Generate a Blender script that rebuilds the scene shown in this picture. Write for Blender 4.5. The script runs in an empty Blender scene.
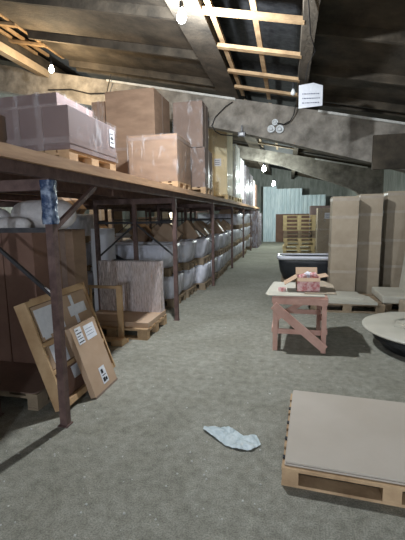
import bpy, bmesh, math, random
from mathutils import Vector, Matrix, noise
random.seed(7)
C = bpy.context.scene.collection
PI = math.pi

# ------------------------------------------------------------------ materials
MATS = {}
def mat(name, col, col2=None, rough=.7, scale=6., bump=.0, bscale=40., stretch=(1,1,1), metal=0., spec=.4, detail=6., contrast=(.35,.65), alpha=None, trans=0., coords='Object'):
    if name in MATS: return MATS[name]
    m = bpy.data.materials.new(name); m.use_nodes = True
    nt = m.node_tree; N = nt.nodes; L = nt.links
    b = N['Principled BSDF']
    b.inputs['Roughness'].default_value = rough
    b.inputs['Metallic'].default_value = metal
    b.inputs['Specular IOR Level'].default_value = spec
    b.inputs['Transmission Weight'].default_value = trans
    tc = N.new('ShaderNodeTexCoord'); mp = N.new('ShaderNodeMapping')
    mp.inputs['Scale'].default_value = stretch
    L.new(tc.outputs[coords], mp.inputs['Vector'])
    if col2 is not None:
        n = N.new('ShaderNodeTexNoise'); n.inputs['Scale'].default_value = scale; n.inputs['Detail'].default_value = detail
        n.inputs['Roughness'].default_value = .6
        L.new(mp.outputs[0], n.inputs['Vector'])
        r = N.new('ShaderNodeValToRGB')
        r.color_ramp.elements[0].position = contrast[0]; r.color_ramp.elements[1].position = contrast[1]
        r.color_ramp.elements[0].color = (*col, 1); r.color_ramp.elements[1].color = (*col2, 1)
        L.new(n.outputs['Fac'], r.inputs['Fac']); L.new(r.outputs['Color'], b.inputs['Base Color'])
    else:
        b.inputs['Base Color'].default_value = (*col, 1)
    if bump:
        n2 = N.new('ShaderNodeTexNoise'); n2.inputs['Scale'].default_value = bscale; n2.inputs['Detail'].default_value = 5
        L.new(mp.outputs[0], n2.inputs['Vector'])
        bp = N.new('ShaderNodeBump'); bp.inputs['Strength'].default_value = bump; bp.inputs['Distance'].default_value = .02
        L.new(n2.outputs['Fac'], bp.inputs['Height']); L.new(bp.outputs['Normal'], b.inputs['Normal'])
    if alpha is not None: b.inputs['Alpha'].default_value = alpha
    MATS[name] = m
    return m

def film_mat(name, tint=(.85,.88,.92), lo=.08, hi=.6, scale=9., stretch=(1,1,.25), rough=.25, p0=.42, p1=.68):
    """stretch film: clear sheet with milky creases"""
    if name in MATS: return MATS[name]
    m = bpy.data.materials.new(name); m.use_nodes = True
    nt = m.node_tree; N = nt.nodes; L = nt.links
    b = N['Principled BSDF']; b.inputs['Base Color'].default_value = (*tint, 1); b.inputs['Roughness'].default_value = rough
    tc = N.new('ShaderNodeTexCoord'); mp = N.new('ShaderNodeMapping'); mp.inputs['Scale'].default_value = stretch
    L.new(tc.outputs['Object'], mp.inputs['Vector'])
    n = N.new('ShaderNodeTexNoise'); n.inputs['Scale'].default_value = scale; n.inputs['Detail'].default_value = 8; n.inputs['Distortion'].default_value = .8
    L.new(mp.outputs[0], n.inputs['Vector'])
    mr = N.new('ShaderNodeMapRange'); mr.inputs[1].default_value = p0; mr.inputs[2].default_value = p1; mr.inputs[3].default_value = lo; mr.inputs[4].default_value = hi
    L.new(n.outputs['Fac'], mr.inputs[0]); L.new(mr.outputs[0], b.inputs['Alpha'])
    bp = N.new('ShaderNodeBump'); bp.inputs['Strength'].default_value = .8; bp.inputs['Distance'].default_value = .03
    L.new(n.outputs['Fac'], bp.inputs['Height']); L.new(bp.outputs['Normal'], b.inputs['Normal'])
    MATS[name] = m
    return m

def emit(name, col, s):
    m = bpy.data.materials.new(name); m.use_nodes = True
    b = m.node_tree.nodes['Principled BSDF']
    b.inputs['Base Color'].default_value = (*col,1); b.inputs['Emission Color'].default_value = (*col,1); b.inputs['Emission Strength'].default_value = s
    MATS[name] = m; return m

def floor_mat():
    m = bpy.data.materials.new('concrete floor'); m.use_nodes = True
    nt = m.node_tree; N = nt.nodes; L = nt.links; b = N['Principled BSDF']
    b.inputs['Roughness'].default_value = .82; b.inputs['Specular IOR Level'].default_value = .25
    tc = N.new('ShaderNodeTexCoord')
    def nz(s, d=6, sc=(1,1,1), dist=0.):
        mp = N.new('ShaderNodeMapping'); mp.inputs['Scale'].default_value = sc; L.new(tc.outputs['Object'], mp.inputs['Vector'])
        n = N.new('ShaderNodeTexNoise'); n.inputs['Scale'].default_value = s; n.inputs['Detail'].default_value = d; n.inputs['Distortion'].default_value = dist
        n.inputs['Roughness'].default_value = .65
        L.new(mp.outputs[0], n.inputs['Vector']); return n
    a = nz(.8, 4, (1,1,1), .6); c = nz(14, 9); d = nz(110, 5)
    def ramp(n, p0, c0, p1, c1):
        r = N.new('ShaderNodeValToRGB'); e = r.color_ramp.elements
        e[0].position = p0; e[0].color = (*c0,1); e[1].position = p1; e[1].color = (*c1,1); L.new(n.outputs['Fac'], r.inputs['Fac']); return r
    ra = ramp(a, .35, FLOOR1, .68, FLOOR2)
    rc = ramp(c, .3, (.66,.66,.64), .7, (1.15,1.15,1.15))
    rd = ramp(d, .36, (.6,.6,.58), .6, (1.1,1.1,1.1))
    def mul(x, y):
        k = N.new('ShaderNodeMix'); k.data_type = 'RGBA'; k.blend_type = 'MULTIPLY'; k.inputs[0].default_value = 1
        L.new(x, k.inputs[6]); L.new(y, k.inputs[7]); return k.outputs[2]
    o = mul(mul(ra.outputs[0], rc.outputs[0]), rd.outputs[0])
    L.new(o, b.inputs['Base Color'])
    bp = N.new('ShaderNodeBump'); bp.inputs['Strength'].default_value = .6; bp.inputs['Distance'].default_value = .02
    L.new(c.outputs['Fac'], bp.inputs['Height'])
    bp2 = N.new('ShaderNodeBump'); bp2.inputs['Strength'].default_value = .5; bp2.inputs['Distance'].default_value = .006
    L.new(d.outputs['Fac'], bp2.inputs['Height']); L.new(bp.outputs['Normal'], bp2.inputs['Normal']); L.new(bp2.outputs['Normal'], b.inputs['Normal'])
    return m
FLOOR1 = (.285,.28,.23); FLOOR2 = (.39,.385,.33)

M = {}
M['floor'] = floor_mat()
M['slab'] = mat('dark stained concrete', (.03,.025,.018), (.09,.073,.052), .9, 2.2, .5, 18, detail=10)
M['beam'] = mat('grey concrete', (.12,.108,.09), (.30,.275,.235), .9, 3.0, .7, 14, detail=12)
M['beam_lamplit'] = mat('lamplit concrete', (.24,.19,.13), (.34,.28,.2), .9, 2.5, .4, 14)  # warm bulb's light is put into this concrete's colour
M['wall'] = mat('stained green grey concrete', (.19,.205,.185), (.32,.335,.31), .9, 3, .2, 12, (2.5,2.5,.5))
M['mortar'] = mat('pale mortar', (.42,.42,.39), (.6,.6,.56), .9, 7)
M['roofing'] = mat('black roofing felt', (.006,.007,.009), (.03,.032,.035), .8, 9, .3, 20)
M['wood'] = mat('new pine', (.42,.26,.13), (.60,.41,.23), .7, 4, .1, 30, (1,1,1))
M['batten'] = mat('dusty batten wood', (.26,.17,.09), (.42,.29,.16), .8, 6, .2, 30)
M['wood2'] = mat('pallet wood', (.34,.22,.12), (.55,.38,.22), .8, 5, .2, 30)
M['wood_old'] = mat('weathered pallet wood', (.20,.15,.10), (.34,.26,.17), .85, 5, .2, 30)
M['wood_yellow'] = mat('yellow pine', (.50,.38,.19), (.68,.55,.31), .75, 5)
M['deckwood'] = mat('reddish deck planks', (.40,.23,.13), (.56,.35,.20), .75, 3, .15, 30, (6,.6,6))
M['steel'] = mat('brown painted steel', (.085,.05,.045), (.16,.10,.085), .55, 12, .2, 60)
M['steel_dk'] = mat('dark steel', (.02,.02,.024), (.05,.048,.05), .5, 12)
M['card'] = mat('brown cardboard', (.21,.135,.088), (.28,.185,.122), .85, 2.5, .08, 60, (1,1,3))
M['card_red'] = mat('reddish cardboard', (.19,.105,.075), (.25,.145,.105), .85, 2.5, .08, 60)
M['card_brown'] = mat('deep brown cardboard', (.155,.105,.078), (.21,.145,.11), .85, 2.5, .08, 60)
M['card_lt'] = mat('light cardboard', (.42,.29,.19), (.50,.36,.25), .85, 2.5, .08, 60)
M['card_dk'] = mat('dark cardboard', (.13,.075,.055), (.18,.105,.075), .85, 2.5, .08, 60)
M['card_purple'] = mat('mauve brown cardboard', (.165,.12,.115), (.21,.155,.145), .8, 2.0, .06, 60)
M['card_grey'] = mat('grey brown cardboard', (.33,.27,.195), (.42,.35,.26), .85, 2.5, .06, 60)
M['card_yellow'] = mat('pale yellow carton', (.70,.60,.36), (.78,.68,.44), .8, 2.5)
M['tape'] = mat('brown packing tape', (.22,.155,.12), (.29,.21,.165), .35, 8, spec=.5)
M['tape_mauve'] = mat('mauve packing tape', (.19,.145,.135), (.24,.185,.175), .4, 8)
M['tape_grey'] = mat('buff packing tape', (.36,.30,.23), (.43,.37,.29), .4, 8, spec=.5)
M['paper'] = mat('white paper', (.66,.68,.72), (.74,.76,.80), .8, 20)
M['ink'] = mat('blue grey print', (.12,.14,.20), None, .8)
M['inkblack'] = mat('black print', (.015,.015,.018), None, .8)
M['board'] = mat('grey beige board', (.46,.41,.34), (.52,.47,.40), .6, 1.3, .05, 40)
M['boardpale'] = mat('pale dusty board', (.44,.42,.345), (.54,.52,.44), .7, 1.7, .05, 40)
M['acrylic'] = mat('white acrylic', (.78,.80,.86), (.84,.86,.92), .25, 3, spec=.5)
M['black'] = mat('black plastic', (.012,.014,.017), (.03,.033,.037), .4, 4)
M['foam'] = mat('white foam', (.60,.57,.56), (.74,.71,.69), .6, 14, .7, 16)
M['pink'] = mat('pinkish planed wood', (.52,.30,.235), (.66,.41,.33), .75, 5, .1, 30)
M['pinkcard'] = mat('pink patterned carton', (.55,.20,.20), (.75,.52,.50), .8, 26, contrast=(.42,.58))
M['hardboard'] = mat('brown hardboard', (.17,.11,.085), (.25,.165,.125), .6, 3)
M['bluesheet'] = mat('pale blue corrugated sheet', (.48,.60,.65), (.68,.78,.82), .5, 2, stretch=(3,3,.6))
M['film'] = film_mat('clear stretch film', lo=.02, hi=.30, scale=7, stretch=(1.5,1.5,.6), rough=.12, p0=.55, p1=.75)
M['film_heavy'] = film_mat('milky stretch film', lo=.22, hi=.75, scale=11, stretch=(1.6,1.6,.22))
M['film_tub'] = film_mat('white stretch film over bathtubs', tint=(.88,.90,1.), lo=.5, hi=.9, scale=5, stretch=(1,1,.5))
M['film_panel'] = film_mat('creased clear stretch film', tint=(.98,.90,.92), lo=.28, hi=.78, scale=26, stretch=(3,1,.35), rough=.15, p0=.40, p1=.70)
M['film_dark'] = film_mat('dark stretch film', tint=(.5,.48,.55), lo=.3, hi=.8)
M['scrap'] = mat('translucent bluish plastic', (.52,.62,.64), (.66,.75,.77), .35, 18, .5, 30, alpha=.9)
M['bluefilm'] = mat('dark blue plastic', (.03,.055,.12), (.30,.36,.46), .25, 16, .6, 25, contrast=(.45,.7))
M['bulb'] = emit('glowing bulb', (.85,.93,1.), 60)
M['bulb_warm'] = emit('warm glowing bulb', (1.,.80,.55), 60)
M['ceramic'] = mat('grey ceramic', (.5,.52,.52), (.62,.64,.64), .5, 9)
M['cable'] = mat('black cable', (.01,.01,.011), None, .6)

# ------------------------------------------------------------------ helpers
def tag(o, label=None, cat=None, group=None, kind=None):
    if label: o['label'] = label
    if cat: o['category'] = cat
    if group: o['group'] = group
    if kind: o['kind'] = kind
    return o
def empty(name, loc=(0,0,0), rz=0., label=None, cat=None, group=None):
    o = bpy.data.objects.new(name, None); C.objects.link(o); o.location = loc; o.rotation_euler = (0,0,rz); o.empty_display_size = .1
    return tag(o, label, cat, group)
class MB:
    def __init__(s): s.bm = bmesh.new()
    def box(s, x0,x1,y0,y1,z0,z1, mtx=None):
        vs = [s.bm.verts.new((x,y,z)) for x in (x0,x1) for y in (y0,y1) for z in (z0,z1)]
        for f in ((0,1,3,2),(4,6,7,5),(0,4,5,1),(2,3,7,6),(0,2,6,4),(1,5,7,3)): s.bm.faces.new([vs[i] for i in f])
        if mtx is not None: bmesh.ops.transform(s.bm, matrix=mtx, verts=vs)
        return s
    def bar(s, a, b, w, t, up=(0,0,1)):
        a = Vector(a); b = Vector(b); d = b-a; ln = d.length; z = d.normalized(); u = Vector(up)
        if abs(z.dot(u)) > .97: u = Vector((0,1,0))
        x = u.cross(z).normalized(); y = z.cross(x)
        m = Matrix((x,y,z)).transposed().to_4x4(); m.translation = a
        return s.box(-w/2,w/2,-t/2,t/2,0,ln,m)
    def tube(s, pts, r, n=8, r2=None):
        pts = [Vector(p) for p in pts]; rings = []
        for i,p in enumerate(pts):
            d = (pts[min(i+1,len(pts)-1)]-pts[max(i-1,0)]).normalized()
            u = Vector((0,0,1)) if abs(d.z) < .9 else Vector((0,1,0))
            x = u.cross(d).normalized(); y = d.cross(x)
            rr = r if r2 is None else r+(r2-r)*i/(len(pts)-1)
            rings.append([s.bm.verts.new(p+x*rr*math.cos(2*PI*k/n)+y*rr*math.sin(2*PI*k/n)) for k in range(n)])
        for a,b in zip(rings,rings[1:]):
            for k in range(n): s.bm.faces.new((a[k],a[(k+1)%n],b[(k+1)%n],b[k]))
        s.bm.faces.new(rings[0][::-1]); s.bm.faces.new(rings[-1]); return s
    def loft(s, rings, cap0=True, cap1=True):
        rr = [[s.bm.verts.new(p) for p in r] for r in rings]; n = len(rr[0])
        for a,b in zip(rr,rr[1:]):
            for k in range(n): s.bm.faces.new((a[k],a[(k+1)%n],b[(k+1)%n],b[k]))
        if cap0: s.bm.faces.new(rr[0][::-1])
        if cap1: s.bm.faces.new(rr[-1])
        return s
    def prism_y(s, poly, y0, y1):
        a = [s.bm.verts.new((x,y0,z)) for x,z in poly]; b = [s.bm.verts.new((x,y1,z)) for x,z in poly]; n = len(a)
        for k in range(n): s.bm.faces.new((a[k],a[(k+1)%n],b[(k+1)%n],b[k]))
        s.bm.faces.new(a[::-1]); s.bm.faces.new(b); return s
    def prism_z(s, poly, z0, z1):
        a = [s.bm.verts.new((x,y,z0)) for x,y in poly]; b = [s.bm.verts.new((x,y,z1)) for x,y in poly]; n = len(a)
        for k in range(n): s.bm.faces.new((a[k],a[(k+1)%n],b[(k+1)%n],b[k]))
        s.bm.faces.new(a[::-1]); s.bm.faces.new(b); return s
    def shear(s):
        for v in s.bm.verts: v.co.z += R(v.co.x)
        return s
    def build(s, name, m, parent=None, smooth=False, bevel=0.):
        bmesh.ops.recalc_face_normals(s.bm, faces=s.bm.faces)
        me = bpy.data.meshes.new(name); s.bm.to_mesh(me); s.bm.free()
        if smooth: me.polygons.foreach_set('use_smooth', [True]*len(me.polygons))
        me.materials.append(M[m] if isinstance(m,str) else m)
        o = bpy.data.objects.new(name, me); C.objects.link(o)
        if parent: o.parent = parent
        if bevel:
            bv = o.modifiers.new('bevel','BEVEL'); bv.width = bevel; bv.segments = 2
        return o
def struct(o): o['kind'] = 'structure'; return o
def kids(o): return [c for c in bpy.data.objects if c.parent == o]
def copy_tree(o, parent=None, ch=None):
    c = o.copy(); C.objects.link(c)
    if parent: c.parent = parent
    for k in kids(o):
        copy_tree(k, c)
    return c

def R(x): return 3.84-.217*x      # underside of the roof ribs

# ------------------------------------------------------------------ setting
YB = 24.2
XL = -8.6; XR = 3.25
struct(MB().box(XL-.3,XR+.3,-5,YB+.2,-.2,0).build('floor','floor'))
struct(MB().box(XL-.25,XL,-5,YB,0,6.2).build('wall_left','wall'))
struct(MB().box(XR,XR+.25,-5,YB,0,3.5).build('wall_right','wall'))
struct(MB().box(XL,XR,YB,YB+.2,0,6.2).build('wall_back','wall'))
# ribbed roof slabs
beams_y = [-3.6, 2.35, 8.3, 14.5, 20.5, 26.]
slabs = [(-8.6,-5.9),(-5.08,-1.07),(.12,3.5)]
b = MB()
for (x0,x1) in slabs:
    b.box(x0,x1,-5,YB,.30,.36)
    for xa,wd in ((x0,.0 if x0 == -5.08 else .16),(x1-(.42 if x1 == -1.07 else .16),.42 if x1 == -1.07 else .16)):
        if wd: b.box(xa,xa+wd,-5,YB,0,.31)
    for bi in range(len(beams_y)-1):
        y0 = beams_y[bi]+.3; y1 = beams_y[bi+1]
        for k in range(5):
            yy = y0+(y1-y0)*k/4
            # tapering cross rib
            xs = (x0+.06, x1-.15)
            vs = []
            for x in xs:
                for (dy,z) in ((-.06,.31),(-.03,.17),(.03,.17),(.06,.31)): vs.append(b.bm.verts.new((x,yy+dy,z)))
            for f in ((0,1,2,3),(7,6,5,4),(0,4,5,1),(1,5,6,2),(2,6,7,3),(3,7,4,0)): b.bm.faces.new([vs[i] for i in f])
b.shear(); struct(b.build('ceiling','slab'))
b = MB()
b.box(XL,XR+.2,-5,YB,.48,.52); b.shear(); struct(tag(b.build('ceiling_covering','roofing')))
# light strips where slabs sit on the beams
def beam(y, thick, prof, name, m):
    xs = sorted(prof)
    def dep(x):
        for a,c in zip(xs,xs[1:]):
            if a[0] <= x <= c[0]: return a[1]+(c[1]-a[1])*(x-a[0])/(c[0]-a[0])
        return xs[-1][1]
    grid = [XL + (XR-XL)*i/40 for i in range(41)]
    poly = [(x,R(x)-.012) for x in grid]+[(x,R(x)-dep(x)) for x in grid[::-1]]
    return struct(MB().prism_y(poly,y,y+thick).build(name,m))
beam(2.35,.28,[(-9,.7),(-1,.7),(2.3,.88),(2.7,1.3),(3.3,1.6)],'trim_1','beam')
beam(8.3,.28,[(-9,.62),(-3.5,.62),(-.8,.70),(2.2,.90),(3.3,1.05)],'trim_2','beam')
beam(14.5,.3,[(-9,.45),(-.8,.45),(-.3,.47),(2.25,.86),(2.5,1.0),(2.75,1.45),(3.3,3.0)],'trim_3','beam')
for i,y in enumerate((2.35,8.3,14.5)):
    struct(MB().box(2.75,XR,y-.02,y+.34,0,2.9).build('trim_%d'%(5+i),'beam'))
k = 9
for (x0,x1,y) in ((-4.1,-1.15,8.3),(.55,3.1,8.3),(.9,2.7,14.5)):
    bb = MB().box(x0,x1,y-.05,y+.02,-.055,-.01).shear()
    struct(bb.build('trim_%d'%k,'mortar')); k += 1
# back wall cladding
def corrugated(x0,x1,z0,z1,y,name,label,group):
    bm = MB(); n = int((x1-x0)/.06)
    pts = [(x0+(x1-x0)*i/n, y+(.022 if (i//2)%2 else -.022)) for i in range(n+1)]
    lo = [bm.bm.verts.new((x,yy,z0)) for x,yy in pts]; hi = [bm.bm.verts.new((x,yy,z1)) for x,yy in pts]
    for i in range(n): bm.bm.faces.new((lo[i],lo[i+1],hi[i+1],hi[i]))
    o = bm.build(name,'bluesheet'); s = o.modifiers.new('t','SOLIDIFY'); s.thickness = .006
    tag(o,label,'sheet',group); return o
YS = YB-1.2
corrugated(-1.5,-.72,0,3.3,YS,'corrugated_sheet','tall pale blue corrugated sheet reaching the floor beyond the end of the racks','blue corrugated sheets at the far end')
corrugated(-.72,.75,0,3.15,YS-.05,'corrugated_sheet','wide pale blue corrugated sheet high up behind the stack of pallets','blue corrugated sheets at the far end')
corrugated(.75,2.1,0,2.75,YS,'corrugated_sheet','lower pale blue corrugated sheet above the boxes right of the pallet stack','blue corrugated sheets at the far end')
tag(MB().box(-.74,2.1,YS-.16,YS-.10,0,1.66).build('plywood_sheet','card_dk'),'brown board screen under the blue corrugated sheets','board')

# ---- battens in the roof openings (part of the roof)
def battens(x0,x1,longs,trans,tagname,label,dz=0.):
    root = empty(tagname,(0,0,0),0,label,'wooden framing')
    for x in longs:
        MB().box(x-.035,x+.035,2.7,8.25,.05+dz,.11+dz).shear().build('batten','batten',root)
    for y in trans:
        MB().box(x0,x1,y-.05,y+.05,-.005+dz,.045+dz).shear().build('crosspiece','batten',root)
    return root
battens(-1.07,.14,(-.98,-.44),(3.6,4.82,5.8,6.78,7.6),'roof_batten_frame','pine battens crossing the dark roof opening right of the brightest bulb')
battens(-5.95,-5.06,(-5.16,-5.55,-5.85),(3.3,4.6,5.7,6.6,7.45),'roof_batten_frame','pine battens crossing the dark roof opening at the upper left, lit by the warm bulb',.25)
battens(-1.07,.14,(-.98,-.44),(),'roof_batten_frame','pine battens in the roof opening beyond the first beam') if False else None
r_ = empty('roof_batten_frame',(0,0,0),0,'pale battens in the roof gap between the two concrete beams','wooden framing')
for x in (-.98,-.44): MB().box(x-.035,x+.035,8.7,14.4,.05,.11).shear().build('batten','wood_old',r_)
for y in (9.6,10.9,12.2,13.4): MB().box(-1.07,.14,y-.05,y+.05,-.005,.045).shear().build('crosspiece','wood_old',r_)
# longitudinal concrete joist at far left, warm lamplight put into its colour
struct(MB().box(-5.85,-5.6,-2.6,8.3,-.15,.02).shear().build('trim_13','beam_lamplit'))

# ------------------------------------------------------------------ lamps
def lamp(loc, rad, label, warm=False, power=100, cord=.2, hang=None):
    t = empty('hanging_bulb',loc,0,label,'light bulb','bare bulbs under the roof')
    pr = [(0,-.055),(.02,-.052),(.034,-.03),(.036,-.012),(.028,.012),(.016,.034),(.014,.05)]
    rings = [[(max(r,.001)*rad*math.cos(a*PI/8),max(r,.001)*rad*math.sin(a*PI/8),z*rad) for a in range(16)] for r,z in pr]
    MB().loft(rings).build('glass_bulb','bulb_warm' if warm else 'bulb',t,True)
    MB().tube([(0,0,.045*rad),(0,0,.09*rad)],.016*rad,12).build('socket','black',t)
    MB().tube([(0,0,.08*rad),(.01,.0,.08*rad+cord*.5),(0,0,cord)],.006,6).build('cord','cable',t)
    l = bpy.data.lights.new('bulb light','POINT'); l.energy = power; l.shadow_soft_size = .05
    l.color = (1,.78,.5) if warm else (.89,.94,1.) if power == 500 and loc[1] > 0 else (.90,1.,.95) if loc[1] > 0 else (.80,.88,1.)
    lo = bpy.data.objects.new('bulb_light',l); C.objects.link(lo); lo.location = Vector(loc)+Vector((0,0,-.10*rad)); 
    return t
lamp((-1.22,4.4,3.86),1.5,'brightest bare bulb hanging from the roof rib at the top of the photo',False,500)
lamp((-.89,13.8,3.27),2.1,'bare bulb beyond the first beam, left and upper of the two distant ones',False,150,.45)
lamp((-.73,19.0,3.17),2.3,'most distant bare bulb, in front of the blue sheets',False,330,.5)
lamp((-4.75,7.15,4.62),1.4,'warm bare bulb in the upper left by the roof battens',True,150,.28)

lamp((.5,-4.4,1.9),1.5,'unseen cold bulb added behind the viewer as fill',False,480,1.6)  # fill lamp added out of view to light surfaces facing the camera
lamp((-6.1,19.6,1.95),1.5,'bare bulb glimpsed low between the rack posts in the gloom',False,120,2.2)
lamp((-6.4,10.6,3.6),1.4,'hidden bulb added to brighten the rear row of bathtubs behind the rack',False,220,1.2)  # lamp added out of sight to lighten the gloom behind the rack

# ------------------------------------------------------------------ pallets
def pallet_parts(root, L=1.2, W=.8, wood='wood2', yaw=0, single=False, bw=.068):
    """L along local y, W along local x, origin at corner centre bottom"""
    if single:
        b = MB()
        for i in range(5): xx = -W/2+ (W-.11)*i/4; b.box(xx,xx+.11,-L/2,L/2,.122,.144)
        for j in (-1,0,1):
            yy = j*(L/2-.07); b.box(-W/2,W/2,yy-.07,yy+.07,.1,.121)
            for i in (-1,0,1):
                xx = i*(W/2-.05); b.box(xx-.05,xx+.05,yy-.07,yy+.07,.023,.1)
        for i in (-1,0,1):
            xx = i*(W/2-.05); b.box(xx-.05,xx+.05,-L/2,L/2,0,.022)
        b.build('pallet_body',wood,root); return
    for i in range(5): xx = -W/2+(W-.11)*i/4; MB().box(xx,xx+.11,-L/2,L/2,.122,.144).build('deck_board',wood,root)
    for j in (-1,0,1):
        yy = j*(L/2-bw-.002); MB().box(-W/2,W/2,yy-bw,yy+bw,.1,.1215).build('stringer_board',wood,root)
        for i in (-1,0,1):
            xx = i*(W/2-.05); MB().box(xx-.05,xx+.05,yy-bw,yy+bw,.0225,.0995).build('block',wood,root)
    for i in (-1,0,1):
        xx = i*(W/2-.05); MB().box(xx-.05,xx+.05,-L/2,L/2,0,.022).build('bottom_board',wood,root)
PROTO = {}
def pallet(loc, rz, label, group=None, L=1.2, W=.8, wood='wood2', single=False):
    key = (L,W,wood,single)
    if single:
        if key not in PROTO:
            e = empty('tmp'); pallet_parts(e,L,W,wood,0,True); c = kids(e)[0]; PROTO[key] = c.data; bpy.data.objects.remove(c); bpy.data.objects.remove(e)
        o = bpy.data.objects.new('pallet',PROTO[key]); C.objects.link(o); o.location = loc; o.rotation_euler = (0,0,rz)
        return tag(o,label,'pallet',group)
    if key not in PROTO:
        t = empty('pallet',loc,rz,label,'pallet',group); pallet_parts(t,L,W,wood); PROTO[key] = t; return t
    t = copy_tree(PROTO[key]); t.location = loc; t.rotation_euler = (0,0,rz); t['label'] = label
    if group: t['group'] = group
    elif 'group' in t: del t['group']
    return t

# ------------------------------------------------------------------ cartons
def carton(x0,x1,y0,y1,z0,z1,label,m='card',tapes=('v',),paper=None,film=None,group=None,name='cardboard_box',rz=0.,seam=None,cat='box'):
    cx,cy = (x0+x1)/2,(y0+y1)/2; w,d,h = x1-x0,y1-y0,z1-z0
    t = empty(name,(cx,cy,z0),rz,label,cat,group)
    MB().box(-w/2,w/2,-d/2,d/2,0,h).build('carton_body',m,t,bevel=.006)
    e = .003; tm = {'card_grey':'tape_grey','card_purple':'tape_mauve'}.get(m,'tape')
    for tp in tapes:
        if tp == 'v': MB().box(-.03,.03,-d/2-e,d/2+e,-.0,h+e).build('tape',tm,t)
        elif tp == 'vx': MB().box(-w/2-e,w/2+e,-.03,.03,0,h+e).build('tape',tm,t)
        elif tp[0] == 'h':
            zz = float(tp[1:])*h; MB().box(-w/2-e*1.3,w/2+e*1.3,-d/2-e*1.3,d/2+e*1.3,zz-.027,zz+.027).build('tape',tm,t)
        elif tp[0] == 'f':
            xx = -w/2+float(tp[1:])*w; MB().box(xx-.03,xx+.03,-d/2-e*1.6,-d/2+.001,0,h).build('tape',tm,t)
    if paper:
        for (face,u,v,pw,ph) in paper:
            if face == 'f':
                p = MB().box(-w/2+u*w,-w/2+u*w+pw,-d/2-.006,-d/2-.003,v*h,v*h+ph).build('paper_label','paper',t); 
                q = MB()
                for i in range(3): q.box(-w/2+u*w+pw*.12,-w/2+u*w+pw*.8,-d/2-.0075,-d/2-.006,v*h+ph*(.2+.25*i),v*h+ph*(.27+.25*i))
                q.build('print','ink',p)
            else:
                p = MB().box(w/2+.003,w/2+.006,-d/2+u*d,-d/2+u*d+pw,v*h,v*h+ph).build('paper_label','paper',t)
                q = MB()
                for i in range(3): q.box(w/2+.006,w/2+.0075,-d/2+u*d+pw*.12,-d/2+u*d+pw*.8,v*h+ph*(.2+.25*i),v*h+ph*(.27+.25*i))
                q.box(w/2+.006,w/2+.0075,-d/2+u*d+pw*.3,-d/2+u*d+pw*.6,v*h+ph*.4,v*h+ph*.6)
                q.build('print','inkblack',p)
    if film:
        bm = MB(); g = .014
        nx = 8; rings = []
        nz = 10
        for k in range(nz+1):
            zz = h*1.0*k/nz+ (g if k == nz else 0); ring = []
            per = []
            for i in range(nx): per.append((-w/2-g+(w+2*g)*i/nx,-d/2-g))
            for i in range(nx): per.append((w/2+g,-d/2-g+(d+2*g)*i/nx))
            for i in range(nx): per.append((w/2+g-(w+2*g)*i/nx,d/2+g))
            for i in range(nx): per.append((-w/2-g,d/2+g-(d+2*g)*i/nx))
            for (a,c) in per:
                q = noise.noise(Vector((a*6+z0,c*6+cy,zz*3)))*.012
                L_ = math.hypot(a,c); ring.append((a+a/L_*q,c+c/L_*q,zz))
            rings.append(ring)
        bm.loft(rings,False,True).build('stretch_film',film,t)
    return t

# ------------------------------------------------------------------ racks
DZ = 2.03
def rack(name, xs, ys, label, brace=True):
    t = empty(name,(xs[0],ys[0],0),0,label,'rack')
    ox,oy = xs[0],ys[0]
    for y in ys:
        for i,x in enumerate(xs):
            b = MB(); a = .029
            # channel shaped upright
            b.box(x-a-ox,x+a-ox,y-a-oy,y-a+.008-oy,0.01,1.88); b.box(x-a-ox,x-a+.008-ox,y-a+.008-oy,y+a-oy,0.01,1.88); b.box(x+a-.008-ox,x+a-ox,y-a+.008-oy,y+a-oy,0.01,1.88)
            b.box(x-.045-ox,x+.04-ox,y-.04-oy,y+.04-oy,0,.01)
            b.build('upright','steel',t)
        MB().box(xs[0]-ox-.03,xs[-1]-ox+.03,y-.02-oy,y+.02-oy,1.50,1.535).build('crossbar','steel_dk',t)
        MB().box(xs[0]-ox-.03,xs[-1]-ox+.03,y-.03-oy,y+.03-oy,1.80,1.878).build('crossbar','steel',t)
        if brace:
            for x in (xs[0],xs[-1]):
                MB().bar((xs[1]-ox,y+.03-oy,1.5),(x-ox,y+.03-oy,.98),.025,.025).build('brace','steel_dk',t)
    for x in xs:
        MB().box(x-.03-ox,x+.03-ox,ys[0]-3.0-oy,ys[-1]+1.2-oy,1.88,1.99).build('beam','steel',t)
    return t
YS_ = [-.62,2.38,5.38,8.3,11.25,14.2,17.15,20.1]
front_rack = rack('pallet_rack',[-1.67,-2.31,-2.96],YS_,'long brown steel rack with plank deck running along the left of the aisle')
back_rack = rack('pallet_rack',[-4.3,-4.95,-5.6],YS_[1:],'dark steel rack behind the long front rack, seen in the gloom between its posts')
for x,y in ((-1.67,2.38),):
    MB().bar((0,y+.04+.62,1.53),(0,y+.62+.66,1.87),.035,.035,(1,0,0)).build('knee_brace','steel',front_rack)
# plank deck on front rack
for r,(xa,xb) in ((front_rack,(-1.60,-3.75)),(back_rack,(-4.1,-5.8))):
    ox,oy = r.location.x, r.location.y
    n = 14 if r is front_rack else 6; w = (xa-xb)/n
    for i in range(n):
        dz = random.uniform(0,.006)
        for (ya,yb) in ((-3.4,4.6),(4.61,12.6),(12.61,21.3)):
            MB().box(xb+w*i+.004-ox,xb+w*(i+1)-.004-ox,max(ya,-3.4 if r is front_rack else 1)-oy,yb-oy,1.991,2.026+dz).build('plank','deckwood',r)
MB().box(.045,.085,-2.8,21.3+.62,1.955,2.032).build('edge_plank','deckwood',front_rack)

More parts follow.
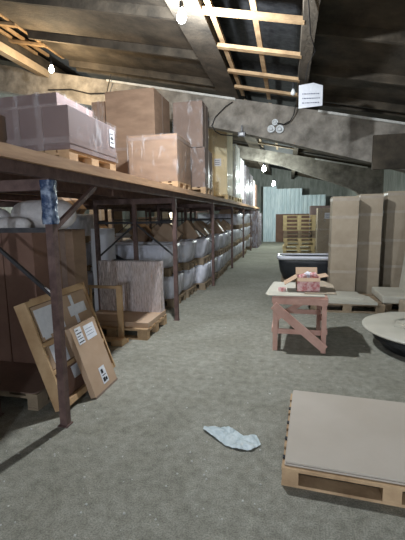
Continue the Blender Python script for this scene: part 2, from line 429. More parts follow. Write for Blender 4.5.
# blue plastic twisted round the nearest upright
b = MB(); rings = []
for k in range(15):
    z = 1.56+.31*k/14
    rings.append([(-1.67+(.047+.012*noise.noise(Vector((a*1.3,z*14,0))))*math.copysign(abs(math.cos(a*PI/8))**.5,math.cos(a*PI/8)),2.38+(.047+.012*noise.noise(Vector((a,z*11,5))))*math.copysign(abs(math.sin(a*PI/8))**.5,math.sin(a*PI/8)),z) for a in range(16)])
tag(b.loft(rings,False,False).build('plastic_wrapping','bluefilm',None,True),'dark blue shiny plastic wound round the top of the nearest rack post','plastic')

# ------------------------------------------------------------------ goods on top of the rack
Z0 = DZ+.005
ZP = Z0+.144
pallet((-2.12,3.35,Z0),0,'pallet on the rack deck under the long mauve box',W=.6,L=.88)
carton(-2.42,-1.81,2.91,3.79,ZP,ZP+.36,'long mauve brown box with torn film patch, nearest on top of the rack','card_purple',('f.18','f.55','h.22'),paper=[('s',.84,.42,.10,.17)],film='film')
carton(-3.4,-2.5,3.82,4.6,Z0,2.97,'large mauve box behind the long mauve box on top of the rack','card_purple',('h.85','f.7'),film='film')
carton(-3.1,-2.455,2.85,3.5,Z0,2.50,'plain brown box cut off by the left edge of the photo on the rack','card',('v',))
carton(-3.5,-2.5,6.95,7.9,Z0,4.0,'tallest plain brown box on top of the rack','card',('vx','h.45'))
carton(-3.82,-3.53,7.0,7.7,Z0,3.85,'narrow brown box left of the tallest brown box','card',('v',),film='film')
pallet((-2.18,6.4,Z0),0,'pallet on the rack deck under the square brown box',W=.8,L=.85)
carton(-2.64,-1.79,6.0,6.88,ZP,2.94,'square plain brown box on a pallet near the rack edge','card',('h.93',),film='film')
pallet((-2.02,7.75,Z0),0,'pallet on the rack deck under two stacked wrapped boxes',W=.8,L=.8)
carton(-2.42,-1.64,7.4,8.15,ZP,2.95,'film wrapped dark brown box, lower of the two stacked right of the square box','card_brown',('vx',),film='film')
carton(-2.28,-1.68,7.42,7.95,2.966,3.84,'film wrapped dark brown box on top of another at the rack edge','card_brown',('vx',),film='film')
pallet((-2.0,10.7,Z0),0,'pallet on the rack deck under the pale yellow carton',W=.8,L=1.2,wood='wood_yellow')
carton(-2.45,-1.64,10.2,11.2,ZP,4.0,'tall pale yellow carton with a white label on top of the rack','card_yellow',(),paper=[('f',.55,.42,.2,.2)],film='film')
pallet((-2.0,12.5,Z0),0,'pallet under the tall pale wrapped cartons on the rack',W=.8,L=1.2,wood='wood_yellow')
carton(-2.3,-1.64,11.85,12.75,ZP,3.8,'tall film wrapped pale carton after the pale yellow one on the rack','boardpale',(),film='film_heavy')
carton(-2.3,-1.64,12.95,14.0,ZP,3.55,'shorter film wrapped pale carton behind the tall pale one on the rack','boardpale',(),film='film_heavy')
carton(-2.3,-1.68,15.0,16.3,Z0,3.55,'dark film wrapped tall stack on the rack beyond the second beam','card_dk',(),film='film_dark')
carton(-2.3,-1.68,16.8,17.9,Z0,3.4,'brown wrapped carton near the far end of the rack','card_dk',(),film='film_dark')
carton(-2.3,-1.68,18.4,19.2,Z0,3.3,'pale narrow carton near the far end of the rack','boardpale',())
carton(-2.3,-1.68,19.6,20.6,Z0,3.2,'last brown carton on the far end of the rack','card_dk',())

# ------------------------------------------------------------------ bay with tall cartons and crate
t = empty('pallet',(-2.62,3.12,0),0,'dark old pallet with a hardboard sheet under the tall cartons','pallet')
pallet_parts(t,1.2,1.2,'wood_old')
poly = []
for (cx,cy,a0) in ((.59-.06,.6-.06,0),(-.59+.06,.6-.06,90),(-.59+.06,-.6+.06,180),(.59-.06,-.6+.06,270)):
    for k in range(5): a = math.radians(a0+k*22.5); poly.append((cx+.06*math.cos(a)-2.62,cy+.06*math.sin(a)+3.12))
tag(MB().prism_z(poly,.145,.152).build('hardboard_sheet','hardboard'),'dark brown hardboard sheet with rounded corners on the old pallet','board')
zz = .153
carton(-3.15,-2.73,3.08,3.40,zz,1.47,'tall reddish brown carton on the old pallet, at the left edge of the photo','card_red',())
carton(-2.72,-2.38,3.08,3.40,zz,1.475,'tall reddish brown carton on the old pallet, left of the nearest post','card_red',())
carton(-2.66,-2.18,3.45,3.70,zz,1.48,'lighter tall carton right behind the nearest post','card',('f.75',))
carton(-3.0,-1.8,.25,1.55,.146,1.2,'large carton block added out of view to shade the bay left of the viewer','card_red',('v','h.5'))  # added out of view to block lamp light and shade the left bay
pallet((-2.4,.9,0),0,'pallet added under the shading carton block left of the viewer',L=1.2,W=.8)  # added only to carry the shading carton block
# foam rolls on top of cartons
def roll(x0,x1,y,z,r,label,rz=0):
    b = MB(); rings = []; n = 20
    for k in range(n+1):
        u = k/n; s = (1-abs(2*u-1)**4)**.5 if 0 < u < 1 else .05
        s = max(s,.05)
        rings.append([(x0+(x1-x0)*u, y+r*s*math.cos(a*PI/10)*(1+.06*noise.noise(Vector((u*7,a,0)))), z+r*s*math.sin(a*PI/10)*(1+.08*noise.noise(Vector((u*6,a*.7,3))))) for a in range(20)])
    return tag(b.loft(rings).build('foam_roll','foam',None,True),label,'roll','white rolls on top of the tall cartons')
roll(-2.84,-2.12,3.42,1.64,.155,'fat white plastic bagged foam roll on the cartons behind the nearest post')
roll(-3.4,-2.86,3.38,1.60,.12,'smaller white roll at the left edge of the photo on the tall cartons')
roll(-2.86,-2.45,3.16,1.55,.07,'small crumpled white plastic bundle in front of the fat foam roll')
# leaning crate
def leaning(name, xb, xt, zt, y0, y1, label, cat):
    """local frame: u=y axis along the aisle, v up the slope, n outward (aisle side)"""
    h = math.hypot(xb-xt,zt); e = empty(name,(xb,y0,0),0,label,cat)
    v = Vector((xt-xb,0,zt)).normalized(); u = Vector((0,1,0)); n = u.cross(v)
    if n.x < 0: n = -n
    m = Matrix((u,v,n)).transposed().to_4x4()
    return e,m,h
e,m,h = leaning('wooden_crate',-1.74,-2.07,.93,2.52,3.42,'flat open pine crate of wrapped goods leaning behind the nearest post','crate')
W_ = .9; T = -.11
def lb(u0,u1,v0,v1,n0,n1,name,mt,par=e,mm=None):
    return MB().box(u0,u1,v0,v1,n0,n1,mm or m).build(name,mt,par,bevel=.002)
s0 = .045
lb(0,.022,s0,h,T,.005,'side_board','wood'); lb(W_-.022,W_,s0,h,T,.005,'side_board','wood')
lb(.022,W_-.022,s0,s0+.05,T,-.0,'bottom_rail','wood'); lb(.022,W_-.022,h-.05,h,T,-.0,'top_rail','wood')
lb(.022,W_-.022,.58,.62,-.02,.0,'crossrail','wood'); lb(.022,W_-.022,.34,.375,-.02,0,'crossrail','wood')
lb(.05,W_-.03,.625,h-.055,-.1,-.012,'wrapped_package','card_lt'); 
lb(.05,W_-.1,.38,.575,-.1,-.016,'wrapped_package','card_lt'); lb(.1,W_-.1,.10,.33,-.1,-.05,'wrapped_package','card_red')
lb(.025,W_-.025,s0+.05,h-.05,T,-.105,'back_panel','hardboard')
lb(.07,.40,.66,.90,-.011,-.009,'paper_label','paper'); lb(.52,.80,.72,.82,-.011,-.009,'paper_label','paper')
lb(.58,.63,.64,.92,-.0088,-.0075,'paper_label','paper'); lb(.09,.17,.635,.66,-.011,-.009,'paper_label','paper')
lb(.10,.30,.385,.57,-.015,-.013,'paper_label','paper'); lb(.3,.55,.2,.31,-.049,-.046,'paper_label','paper')
# extra loose top slat across the crate top
lb(.1,W_+.02,h-.015,h+.012,-.03,-.005,'slat','wood')
# flat box leaning on the crate
e2,m2,h2 = leaning('flat_cardboard_box',-1.635,-1.86,.64,2.80,3.22,'flat brown carton with white labels leaning in front of the pine crate','box')
h2_ = h2
MB().box(0,.42,.0,h2,-.055,.0,m2).build('carton_body','card_lt',e2,bevel=.004)
MB().box(0,.42,.0,.018,-.0551,.002,m2).build('tape','tape',e2)
def lab(u0,u1,v0,v1,bars):
    p = MB().box(u0,u1,v0,v1,.001,.003,m2).build('paper_label','paper',e2)
    q = MB()
    for (a,b_,c,d_) in bars: q.box(u0+a*(u1-u0),u0+b_*(u1-u0),v0+c*(v1-v0),v0+d_*(v1-v0),.003,.0042,m2)
    q.build('print','inkblack' if len(bars) > 3 else 'ink',p)
lab(.05,.15,.50,.655,[(.1,.9,.1,.16),(.1,.9,.3,.34),(.1,.6,.45,.5),(.1,.9,.62,.68),(.1,.5,.82,.88)])
lab(.19,.36,.50,.64,[(.1,.8,.7,.73),(.1,.7,.5,.53),(.1,.8,.3,.33)])
lab(.18,.28,.06,.22,[(.15,.5,.1,.35),(.55,.85,.12,.3),(.2,.8,.45,.5),(.2,.55,.6,.85)])

# second pallet with wrapped flat box and pine stand
pallet((-2.28,4.78,0),PI/2,'pallet under the film wrapped flat box beside the second post',L=1.02,W=.8)
carton(-2.78,-1.78,4.45,5.18,.145,.215,'flat cardboard layer lying on the pallet under the wrapped box','card_lt',(),name='cardboard_sheet')
t = carton(-2.74,-1.80,5.0,5.12,.216,.95,'large flat box in shiny creased film standing on the pallet by the second post','card_lt',('f.5',),film='film_panel')
st = empty('pine_stand',(-2.1,4.3,0),0,'narrow pine stand of thin posts and a crossbar left of the wrapped flat box','stand')
MB().box(-.035,.035,-.02,.02,0,.74).build('post','wood',st); MB().box(-.42,-.395,-.012,.012,.12,.735).build('thin_post','wood',st)
MB().box(-.46,.035,-.03,-.005,.70,.735).build('crossbar','wood',st)
MB().box(-.5,.0,-.06,.0,.0,.03).build('base_board','wood',st); MB().box(-.5,.1,-.2,-.08,.05,.075).build('base_board','wood',st); MB().box(-.05,.1,-.2,.0,.0,.05).build('base_block','wood',st); MB().box(-.5,-.36,-.2,.0,.0,.05).build('base_block','wood',st)
b = MB(); rings = []
for k in range(13):
    z = 1.42*k/12
    rings.append([(-3.06+(.19+.02*noise.noise(Vector((a,z*3,0))))*math.copysign(abs(math.cos(a*PI/10))**.5,math.cos(a*PI/10)),5.75+.12*math.copysign(abs(math.sin(a*PI/10))**.5,math.sin(a*PI/10)),z) for a in range(20)])
tag(b.loft(rings).build('wrapped_panel','acrylic',None,True),'upright white wrapped panel standing between the crate and the wrapped flat box','panel')
tag(MB().box(-2.86,-2.5,5.7,5.76,.0,.9,).build('dark_sheet','black'),'black sheet standing behind the wrapped flat box','panel')

# ------------------------------------------------------------------ bathtubs
def se(n, hx, hy, z, p=.45, cx=0, cy=0):
    out = []
    for k in range(n):
        a = 2*PI*k/n; c,s = math.cos(a),math.sin(a)
        out.append((cx+hx*math.copysign(abs(c)**p,c),cy+hy*math.copysign(abs(s)**p,s),z))
    return out
def tub_parts(root, L=1.6, W=.74, H=.5, shell='acrylic', rim='acrylic', film=True):
    n = 32
    o = [se(n,L*.34,W*.34,0,.6),se(n,L*.40,W*.40,.02,.55),se(n,L*.45,W*.44,H*.35,.5),se(n,L*.47,W*.46,H*.7,.45),se(n,L*.478,W*.465,H-.045,.42)]
    RT = .035 if film else .075
    i_ = [se(n,L*.45,W*.42,H-.045,.42),se(n,L*.42,W*.39,H*.5,.5),se(n,L*.36,W*.33,.07,.55)]
    MB().loft(o+i_,True,True).build('tub_shell',shell,root,True)
    r = [se(n,L*.44,W*.41,H-.044,.42),se(n,L*.49,W*.485,H-.015-RT,.4),se(n,L*.5,W*.5,H-.03,.4),se(n,L*.495,W*.495,H,.4),se(n,L*.44,W*.41,H,.42),se(n,L*.435,W*.405,H-.03,.42)]
    bb = MB(); bb.loft(r,False,False)
    bb.build('rim',rim,root,True)
    if film:
        f = [se(n,L*.46,W*.48,-.0,.30),se(n,L*.49,W*.505,H*.3,.28),se(n,L*.503,W*.51,H*.7,.28),se(n,L*.508,W*.512,H+.006,.36),se(n,L*.46,W*.44,H+.01,.4)]
        f = [[(x+.012*noise.noise(Vector((x*7,y*7,z*5))),y+.015*noise.noise(Vector((x*6,z*6,y*5))),z) for x,y,z in rr] for rr in f]
        MB().loft(f,False,False).build('stretch_film','film_tub',root,True)
tubp = {}
def tub(loc, rz, label, group, H=.4):
    if H not in tubp:
        t = empty('bathtub',loc,rz,label,'bathtub',group); tub_parts(t,H=H); tubp[H] = t; return t
    t = copy_tree(tubp[H]); t.location = loc; t.rotation_euler = (0,0,rz); t['label'] = label; t['group'] = group; return t
cardp = None
def tilted(loc, ang, w, d, h, label, m='card_lt'):
    e_ = empty('cardboard_box',loc,0,label,'box','cartons tilted in the tops of the wrapped bathtubs'); e_.rotation_euler = (random.uniform(-.15,.15),ang,random.uniform(-.2,.2))
    MB().box(-w/2,w/2,-d/2,d/2,-h/2,h/2).build('carton_body',m,e_,bevel=.005)
    MB().box(-w/2-.003,w/2+.003,-.025,.025,-h/2-.003,h/2+.003).build('tape','tape',e_)
G = 'film wrapped white bathtubs stacked under the rack'
ordn = ['first','second','third','fourth','fifth','sixth','seventh','eighth','ninth','tenth','eleventh','twelfth','thirteenth','fourteenth','fifteenth']
ys = [6.07+.82*k for k in range(15)]
for k,y in enumerate(ys):
    yc = y+.41
    xo = [-1.96,-1.87,-1.76,-1.76,-1.75][min(k,4)]
    if k > 6: xo -= .0
    near = k < 5
    for lv in range(2 if k < 9 else 3):
        zb = lv*.56
        dx = random.uniform(-.05,.05)
        where = ['bottom level','upper level','top level'][lv]
        if (k > 9 and random.random() < .25): continue
        pallet((xo-.62+dx,yc,zb),PI/2 + random.uniform(-.02,.02),'pallet at the %s of the %s wrapped bathtub stack, front rack'%(where,ordn[k]),'pallets between the wrapped bathtubs',L=1.2,W=.72,wood='wood_old',single=not near)
        tub((xo-.80+dx,yc,zb+.145),random.uniform(-.03,.03),'white wrapped bathtub, %s, %s stack from the camera, front rack'%(where,ordn[k]),G)
    top = (2 if k < 9 else 3)*.56
    if k < 10 and k != 0:
        s = random.uniform(.36,.48)
        tilted((xo-.42+random.uniform(-.12,.1),yc,top+.08),random.uniform(.6,.95),s,s*.9,s,'brown carton tipped on its corner in the top of the %s bathtub stack'%ordn[k])
        if k < 7:
            s = random.uniform(.28,.36)
            tilted((xo-1.05+random.uniform(-.12,.1),yc,top+.06),random.uniform(.5,1.),s,s,s,'brown carton tipped further left on top of the %s bathtub stack'%ordn[k],'card' if k%2 else 'card_lt')
# row behind
for k in range(9):
    y = 6.3+1.15*k; xo = -3.65
    for lv in range(2 if k else 3):
        if lv == 2: zb = 1.12
        else: zb = lv*.56
        pallet((xo-.8,y,zb),PI/2,'pallet at level %s of the %s stack in the rear row'%(['one','two','three'][lv],ordn[k]),'pallets in the rear row',L=1.2,W=.72,wood='wood_old',single=True)
        tub((xo-.8,y,zb+.145),0,'white wrapped bathtub at level %s of the %s stack in the rear row'%(['one','two','three'][lv],ordn[k]),'wrapped bathtubs in the rear row')
    if k in (0,1,3,5):
        tilted((xo-.35,y-.05,1.2 if k else 1.75),.75,.4,.36,.4,'brown carton tipped on the %s stack of the rear row'%ordn[k])
# black plastic slung over the second-row tubs
b = MB(); n1 = 10
for i in range(n1): pass
b.bar((-3.3,6.02,1.08),(-2.62,6.02,.70),.10,.03,(0,1,0));
tag(b.build('black_strapping','black'),'black plastic edging hanging over the first bathtub behind the rack braces','plastic')
# goods and lit whiteness further left behind rear rack
for k in range(6):
    y = 8+2.3*k
    carton(-7.2,-6.3,y,y+.9,0,1.3+.3*(k%3),'carton standing by the left wall in the dark, %s from the camera'%ordn[k],'card_grey' if k%2 else 'card',('v',),group='cartons by the left wall')
# tall dark wrapped bundles at the far end of the rack
for k,(y,h_) in enumerate(((18.5,1.8),(19.3,1.6),(20.3,1.7))):
    carton(-2.4,-1.45,y,y+.65,0,h_,['dark wrapped bundle under the far end of the rack, nearest of three','dark wrapped bundle under the far end of the rack, middle of three','brown bundle at the very end of the rack'][k],'card_dk',(),film='film_dark',group='bundles under the far rack end')

# ------------------------------------------------------------------ right side
G2 = 'pallets in the tall stack beyond the aisle'
pl = ['bottom','second','third','fourth','fifth','sixth','seventh','eighth','ninth','tenth','topmost']
for k in range(11):
    dk = k in (5,6)
    pallet((.42+random.uniform(-.03,.03),14.95,.1445*k),PI/2+random.uniform(-.03,.03),('darker ' if dk else 'yellowish ')+'pallet, %s in the tall stack at the end of the aisle'%(pl[k]+(' from the bottom' if 0<k<10 else '')),G2,L=1.2,W=.8,wood='wood_old' if dk else 'wood_yellow')
carton(.98,1.62,13.4,14.1,.0,1.82,'tall wrapped yellowish carton with a white label right of the pallet stack','card_grey',('h.6',),paper=[('f',.35,.80,.26,.2)],film='film')
carton(.85,1.9,15.6,16.3,0,1.95,'brown carton showing above the pallet stack and wrapped carton','card_purple',())
for k,(x0,x1,z) in enumerate(((1.95,2.5,2.05),(2.55,3.1,2.2))):
    carton(x0,x1,12.5,13.1,0,z,['brown carton peeping over the tall grey cartons','brown carton behind the right hand tall cartons'][k],'card_grey',(),paper=[('f',.3,.92,.2,.13)])
# tall narrow cartons (door cartons)
def tall(x0,w,y,d,h_,label,lean=0.,m='card_grey'):
    t = carton(0,w,0,d,.0,h_,label,m,('h.26','h.52','h.80','h.97'),name='tall_carton',group='tall narrow cartons standing at the right')
    t.location = (x0+w/2,y+d/2,0.0); t.rotation_euler = (0,lean,0); return t
tall(.80,.47,7.46,.42,1.93,'tall narrow grey brown carton, leftmost of the row at the right',.005)
tall(1.34,.42,7.8,.42,1.98,'tall narrow grey brown carton, second from the left in the row at the right',.005)
tall(1.92,.42,8.15,.42,2.04,'tall narrow grey brown carton, third in the row at the right',.005)
tall(1.45,.40,8.4,.30,2.0,'darker tall narrow carton set back between the second and third in the row',0,'card_dk')
e3 = empty('leaning_board',(2.0,7.0,0),0,'pale narrow board leaning at the right edge of the photo','board','narrow boards leaning at the right edge'); e3.rotation_euler = (0,.10,0)
MB().box(-.03,.03,-.3,.3,0.0,2.1).build('panel','boardpale',e3); MB().box(-.034,.034,-.31,-.3,0,2.1).build('edge_strip','mortar',e3)
e3 = empty('leaning_board',(2.16,7.15,0),0,'brown narrow board leaning beside the pale one at the right edge','board','narrow boards leaning at the right edge'); e3.rotation_euler = (0,.09,0)
MB().box(-.03,.03,-.3,.3,0.0,2.05).build('panel','card_dk',e3); MB().box(-.034,.034,-.31,-.3,0,2.05).build('edge_strip','card_grey',e3)

# black bathtub with white rim
pallet((.46,8.85,0),PI/2,'pallet under the black bathtub behind the workbench',L=1.2,W=.8,wood='wood_old')
t = empty('bathtub',(.50,8.72,.146),0,'black bathtub with a white rim standing behind the workbench','bathtub')
tub_parts(t,1.5,.75,.55,'black','acrylic',False)

# pallets with boards on the right floor
pallet((.95,6.72,0),PI/2+.03,'low pallet under pale boards behind the workbench, left of the thicker one',L=1.15,W=.9,wood='wood_old')
tag(MB().prism_z([(.3,6.3),(1.42,6.26),(1.38,6.75),(1.20,7.05),(.5,7.15),(.32,7.0)],.146,.185).build('board_stack','boardpale'),'pale irregular board on the low pallet behind the workbench','board')
tag(MB().prism_z([(.72,6.5),(1.25,6.45),(1.22,6.98),(.75,7.02)],.186,.215).build('cardboard_sheet','boardpale'),'smaller pale sheet lying on the pale irregular board','board')
pallet((2.15,6.9,0),PI/2,'pallet at the right edge under the thick pale slab',L=1.2,W=.8,wood='wood_old')
tag(MB().box(1.52,2.75,6.4,7.25,.146,.27).build('foam_slab','boardpale',None,bevel=.02),'thick pale slab on the pallet at the right edge','slab')
tag(MB().box(1.75,2.6,6.02,6.36,.0,.24).build('grey_block','card_grey',None,bevel=.02),'greyish flat carton in front of the thick pale slab','box')
# round tub
n = 48
def circ(r,z): return [(r*math.cos(2*PI*k/n),r*math.sin(2*PI*k/n),z) for k in range(n)]
t = empty('round_tub',(1.66,4.72,0),0,'round tub with wide pale rim and dark body at the right edge of the floor','tub')
MB().loft([circ(.46,0),circ(.50,.05),circ(.57,.13),circ(.60,.215)]).build('tub_body','black',t,True)
MB().loft([circ(.33,.25),circ(.60,.216),circ(.66,.222),circ(.685,.235),circ(.685,.25),circ(.66,.262),circ(.40,.270),circ(.35,.285),circ(.33,.27),circ(.33,.12)],False,False).build('rim','boardpale',t,True)
MB().loft([circ(.335,.12),circ(.335,.13)]).build('basin_floor','card_dk',t)
for rr,zz in ((.565,.12),(.59,.17)): MB().loft([circ(rr-.01,zz),circ(rr+.008,zz+.004),circ(rr+.008,zz+.012),circ(rr-.01,zz+.016)],False,False).build('band','steel_dk',t,True)
b = MB()
for k in range(6):
    a = k*1.05; b.box(-.11,.11,-.05,.05,0,.025,Matrix.Translation((1.56+.14*math.cos(a),4.68+.13*math.sin(a),.262+.008*k))@Matrix.Rotation(a*1.7,4,'Z')@Matrix.Rotation(.5*math.sin(k*2.2),4,'X'))
tag(b.build('wood_offcuts','boardpale'),'pale broken pieces lying in the middle of the round tub','scraps',kind='stuff')
tag(MB().prism_z([(1.24,4.64),(1.46,4.52),(1.64,4.64),(1.54,4.84),(1.34,4.90)],.271,.285).build('paper_sheet','boardpale'),'crumpled pale sheet on the rim of the round tub','paper')

t_round = [o for o in bpy.data.objects if o.name.startswith('round_tub')][0]; t_round.scale = (1.09,1.09,1)
# workbench
wb = empty('workbench',(.145,4.70,0),0,'small rough wooden workbench with crossed braces in the aisle','workbench')
hx,hy,H_ = .275,.36,.65
for sx in (-1,1):
    for sy in (-1,1): MB().box(sx*hx-.028,sx*hx+.028,sy*hy-.02,sy*hy+.02,0,H_-.0).build('leg','pink',wb,bevel=.003)
for sy in (-1,1):
    MB().box(-hx-.03,hx+.03,sy*(hy+.035)-.012,sy*(hy+.035)+.012,H_-.075,H_).build('apron','pink',wb)
for sx in (-1,1):
    MB().box(sx*(hx+.032)-.01,sx*(hx+.032)+.01,-hy,hy,.22,.28).build('side_rail','pink',wb)
    MB().box(sx*(hx+.032)-.01,sx*(hx+.032)+.01,-hy,hy,H_-.07,H_-.002).build('side_rail','pink',wb)
MB().box(-hx,hx,hy-.045,hy-.022,.28,.34).build('back_rail','pink',wb); MB().box(-hx,hx,-hy+.022,-hy+.04,.20,.26).build('front_rail','pink',wb)
MB().bar((-hx-.02,hy-.06,.2),(hx,hy-.06,.6),.07,.02,(0,1,0)).build('back_brace','pink',wb)
MB().bar((-hx-.02,-hy-.07,.565),(hx+.01,-hy-.07,.07),.095,.03,(0,1,0)).build('diagonal_board','pink',wb,bevel=.003)
MB().box(-hx-.03,hx+.03,-hy-.03,hy+.03,H_+.001,H_+.02).build('top','pink',wb)
tz = H_+.022
tag(MB().prism_z([(-.25,4.36),(-.20,4.28),(.42,4.31),(.46,5.15),(-.18,5.2),(-.22,4.8)],tz,tz+.008).build('cardboard_sheet','boardpale'),'pale sheet overhanging the left end of the workbench','paper')
tag(MB().prism_z([(.2,4.4),(.56,4.42),(.58,5.0),(.48,5.3),(.25,5.2)],tz+.009,tz+.02).build('grey_board','card_grey'),'greyish board under the open pink carton on the workbench','board')
# open pink carton
pb = empty('open_carton',(.24,4.62,tz+.021),.05,'open pink patterned carton with raised flaps on the workbench','box')
w,d,hh = .13,.13,.165
MB().box(-w,w,-d,-d+.006,0,hh).build('carton_side','pinkcard',pb); MB().box(-w,w,d-.006,d,0,hh).build('carton_side','pinkcard',pb)
MB().box(-w,-w+.006,-d+.006,d-.006,0,hh).build('carton_side','card_lt',pb); MB().box(w-.006,w,-d+.006,d-.006,0,hh).build('carton_side','pinkcard',pb)
MB().box(-w,w,-d,d,0,.004).build('carton_bottom','card_lt',pb)
def flap(cx,cy,rz,tilt,wd,ln): 
    mm = Matrix.Translation((cx,cy,hh))@Matrix.Rotation(rz,4,'Z')@Matrix.Rotation(tilt,4,'X'); MB().box(-wd,wd,-ln,0,0,.005,mm).build('flap','card_lt',pb)
flap(-w,0,-PI/2,.55,d,.17); flap(0,-d,0,.9,w,.05); flap(0,d,PI,-1.0,w,.10); flap(w,0,PI/2,-.2,d,.10)
def crumple(loc,r,m,label):
    bm = bmesh.new(); bmesh.ops.create_icosphere(bm,subdivisions=3,radius=r)
    for v in bm.verts: v.co *= 1+.5*noise.noise(v.co*22+Vector(loc)*9)
    me = bpy.data.meshes.new('crumpled_paper'); bm.to_mesh(me); bm.free(); me.materials.append(M[m]); o = bpy.data.objects.new('crumpled_paper',me); C.objects.link(o); o.location = loc
    tag(o,label,'paper','crumpled wrappings in the open pink carton')
crumple((.18,4.62,tz+.17),.05,'pinkcard','pink crumpled wrapping at the left in the open carton')
crumple((.25,4.66,tz+.19),.055,'paper','white crumpled wrapping in the middle of the open carton')
crumple((.31,4.62,tz+.19),.05,'pinkcard','pink crumpled wrapping at the right in the open carton')
tr = MB().loft([[(rr*math.cos(2*PI*k/24)-.06,rr*math.sin(2*PI*k/24)+4.55,z) for k in range(24)] for rr,z in ((.025,tz+.012),(.045,tz+.010),(.045,tz+.048),(.025,tz+.046),(.025,tz+.012))],False,False).build('tape_roll','pinkcard')
tag(tr,'small pinkish roll of tape on the sheet left of the open carton','tape')

# front pallet with board
rz = -.062
fp = empty('pallet',(.615,2.50,0),rz,'light pallet under the big beige board, nearest at the lower right','pallet')
pallet_parts(fp,1.2,.96,'wood2',bw=.048)
fp.scale = (1,1,.80)
fp.rotation_euler = (0,0,rz+PI/2)
def fpx(x,y): c,s = math.cos(rz),math.sin(rz); return (.615+x*c-y*s,2.50+x*s+y*c)
bd = empty('board_stack',(.615,2.50,.1165),rz,'big beige board on the nearest pallet at the lower right','board')
MB().box(-.585,.66,-.455,.50,0,.012).build('panel','board',bd,bevel=.002)
MB().box(-.58,.66,-.45,.50,.0125,.024).build('panel','board',bd,bevel=.002)
for k in range(4):
    MB().box(-.6,-.586,-.40+.2*k,-.37+.2*k,.002,.01).build('clip','black',bd)
# plastic scrap on floor
outline = [(-.60,2.52),(-.50,2.44),(-.40,2.355),(-.30,2.33),(-.22,2.34),(-.16,2.42),(-.20,2.53),(-.29,2.50),(-.36,2.56),(-.40,2.50),(-.46,2.57),(-.53,2.53),(-.60,2.56)]
bm = bmesh.new(); f = bm.faces.new([bm.verts.new((x,y,.006)) for x,y in outline])
bmesh.ops.triangulate(bm,faces=[f])
for _ in range(3): bmesh.ops.subdivide_edges(bm,edges=bm.edges,cuts=1,use_grid_fill=True)
for v in bm.verts: v.co.z = .006+.028*abs(noise.noise(Vector((v.co.x*11,v.co.y*11,0))))+.01*abs(noise.noise(v.co*30))
me = bpy.data.meshes.new('plastic_scrap'); bm.to_mesh(me); bm.free(); me.materials.append(M['scrap'])
o = bpy.data.objects.new('plastic_scrap',me); C.objects.link(o); s = o.modifiers.new('t','SOLIDIFY'); s.thickness = .002
tag(o,'crumpled translucent bluish plastic scrap lying on the bare floor','plastic')

# debris
b = MB()
for k in range(260):
    x = random.uniform(-1.9,1.6); y = random.uniform(1.2,6.5) if k%3 else random.uniform(1.2,2.2)
    if abs(x-.615) < .68 and 1.98 < y < 3.05: continue
    s = random.uniform(.002,.006)
    b.box(-s,s,-s,s,0,s,Matrix.Translation((x,y,0))@Matrix.Rotation(random.uniform(0,3),4,'Z'))
tag(b.build('floor_grit','mortar'),'scattered pale grit and chips on the concrete floor','grit',kind='stuff')

# ------------------------------------------------------------------ things on the beam and roof
# paper sign
sg = empty('paper_sign',(.13,6.6,3.69),0,'white paper sign with faint printed lines hung from the roof slab edge','sign')
b = MB(); a0 = Vector((0,0,0)); 
def sgp(u,v): return Vector((u*.385,u*.16,-v*.36+(.05*(1-abs(u-.6)/.6) if v == 0 else 0)+(.06*u if v == 1 else 0)))
vs = [b.bm.verts.new(sgp(u,0)) for u in (0,.6,1)]; ve = [b.bm.verts.new(sgp(u,1)) for u in (0,.6,1)]
for i in range(2): b.bm.faces.new((vs[i],vs[i+1],ve[i+1],ve[i]))
o = b.build('paper','paper',sg); s = o.modifiers.new('t','SOLIDIFY'); s.thickness = .004
b = MB()
for r_i in range(3):
    xx = .14
    while xx < .86:
        ww = random.uniform(.03,.10); mm = sgp(xx,0)
        b.box(0,ww*.385,-.006,-.004,-.015,.0,Matrix.Translation((xx*.385,xx*.16,-.13-.07*r_i+.03*xx))@Matrix.Rotation(.394,4,'Z')); xx += ww+.03
b.build('print','ink',sg)
MB().tube([(.02,0,0),(.02,.02,.09)],.003,6).build('string','cable',sg); MB().tube([(.34,.15,0),(.34,.16,.09)],.003,6).build('string','cable',sg)
# round fittings on beam
for k,(x,z,r,l) in enumerate(((-.31,3.53,.065,'upper small round ceramic fitting of three on the first concrete beam'),(-.39,3.40,.08,'lower left round ceramic fitting of three on the first concrete beam'),(-.21,3.385,.085,'lower right round ceramic fitting of three on the first concrete beam'))):
    t = empty('round_fitting',(x,8.295,z),0,l,'fitting','round fittings on the first beam')
    def cy(r_,y): return [(r_*math.cos(2*PI*q/24),y,r_*math.sin(2*PI*q/24)) for q in range(24)]
    MB().loft([cy(r,0),cy(r,-.04),cy(r*.72,-.05),cy(r*.7,-.03)]).build('base','ceramic',t,True)
    MB().loft([cy(r*.5,-.03),cy(r*.45,-.075)]).build('cap','ceramic',t,True)
def cablet(pts,label,r=.012):
    tag(MB().tube(pts,r,6).build('cable','cable'),label,'cable')
cablet([(-.26,8.24,3.50),(-.12,8.24,3.47),(.0,8.24,3.53),(.07,8.2,3.64),(.10,8.1,3.80)],'black cable looping from the round fittings up to the roof')
cablet([(-1.2,8.25,4.0),(-1.35,8.25,3.92),(-1.58,8.25,3.72),(-1.66,8.25,3.55),(-1.58,8.25,3.42),(-1.45,8.22,3.34),(-1.2,8.2,3.3)],'black cable drooping down the first beam above the yellow carton')
cablet([(-5.6,8.24,4.62),(-5.0,8.24,4.58),(-4.55,8.24,4.45),(-4.1,8.24,4.42),(-3.95,8.2,4.8)],'thin dark cable sagging across the beam at the upper left')
cablet([(.16,4.3,R(.16)-.02),(.22,5.0,R(.2)-.05),(.30,5.3,R(.3)-.10),(.24,5.9,R(.2)-.05),(.22,6.9,R(.2)-.03)],'thin loose wire along the slab edge above the paper sign',.006)
t = empty('floodlight',(-1.0,8.2,3.31),0,'small black floodlight under the first concrete beam','lamp')
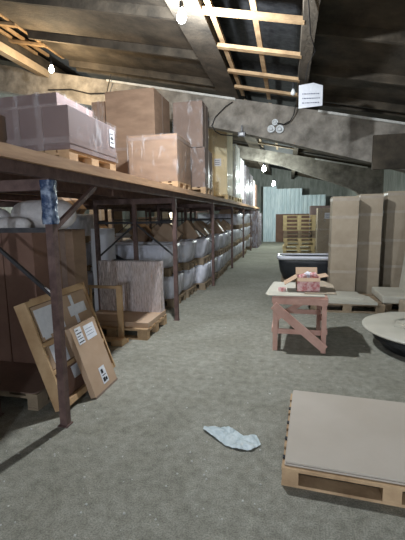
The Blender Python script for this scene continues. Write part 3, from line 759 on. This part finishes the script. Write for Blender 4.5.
MB().box(-.08,.08,-.06,.04,-.05,.05).build('housing','black',t,bevel=.008); MB().box(-.04,.04,-.065,-.061,-.025,.025).build('lens','ceramic',t); MB().box(-.015,.015,0,.03,.05,.19).build('bracket','black',t)
t = empty('unlit_bulb',(.04,6.95,3.70),0,'small unlit white bulb beside the top of the paper sign','light bulb')
MB().loft([[(max(r,.001)*math.cos(q*PI/8),max(r,.001)*math.sin(q*PI/8),z) for q in range(16)] for r,z in ((.001,-.06),(.035,-.045),(.045,-.015),(.03,.02),(.018,.05))]).build('glass_bulb','ceramic',t,True)
MB().tube([(0,0,.05),(0,0,.15)],.018,10).build('socket','black',t)
tag(MB().box(1.62,2.6,8.2,8.299,2.48,3.14).build('shade_patch','slab'),'dark square patch standing in for shade at the right end of the first beam','panel')  # dark slab on the beam face stands in for a patch of shade

# ------------------------------------------------------------------ world and camera
w = bpy.data.worlds.new('World'); bpy.context.scene.world = w; w.use_nodes = True
bg = w.node_tree.nodes['Background']; bg.inputs[0].default_value = (.78,.84,.95,1); bg.inputs[1].default_value = 1.9

import numpy as np
f = 370.; a = np.array([86.,55.,-f]); a /= np.linalg.norm(a)
D = (f*f)/(55-86*.015); n_ = np.array([.015*D,-D,-f]); n_ /= np.linalg.norm(n_)
Zc = -n_; Yc = a-Zc*(a@Zc); Yc /= np.linalg.norm(Yc); Xc = np.cross(Yc,Zc)
cam = bpy.data.cameras.new('Camera'); co = bpy.data.objects.new('Camera',cam); C.objects.link(co)
m4 = Matrix.Identity(4)
for i,row in enumerate((Xc,Yc,Zc)):
    for j in range(3): m4[i][j] = float(row[j])
m4.translation = (0,0,1.6)
co.matrix_world = m4
cam.sensor_fit = 'HORIZONTAL'; cam.sensor_width = 36; cam.lens = f/405*36; cam.clip_start = .02; cam.clip_end = 200
sc = bpy.context.scene; sc.camera = co
sc.view_settings.view_transform = 'Standard'; sc.view_settings.look = 'None'; sc.view_settings.gamma = 1; sc.view_settings.exposure = 0
try: sc.view_settings.use_curve_mapping = False
except Exception: pass
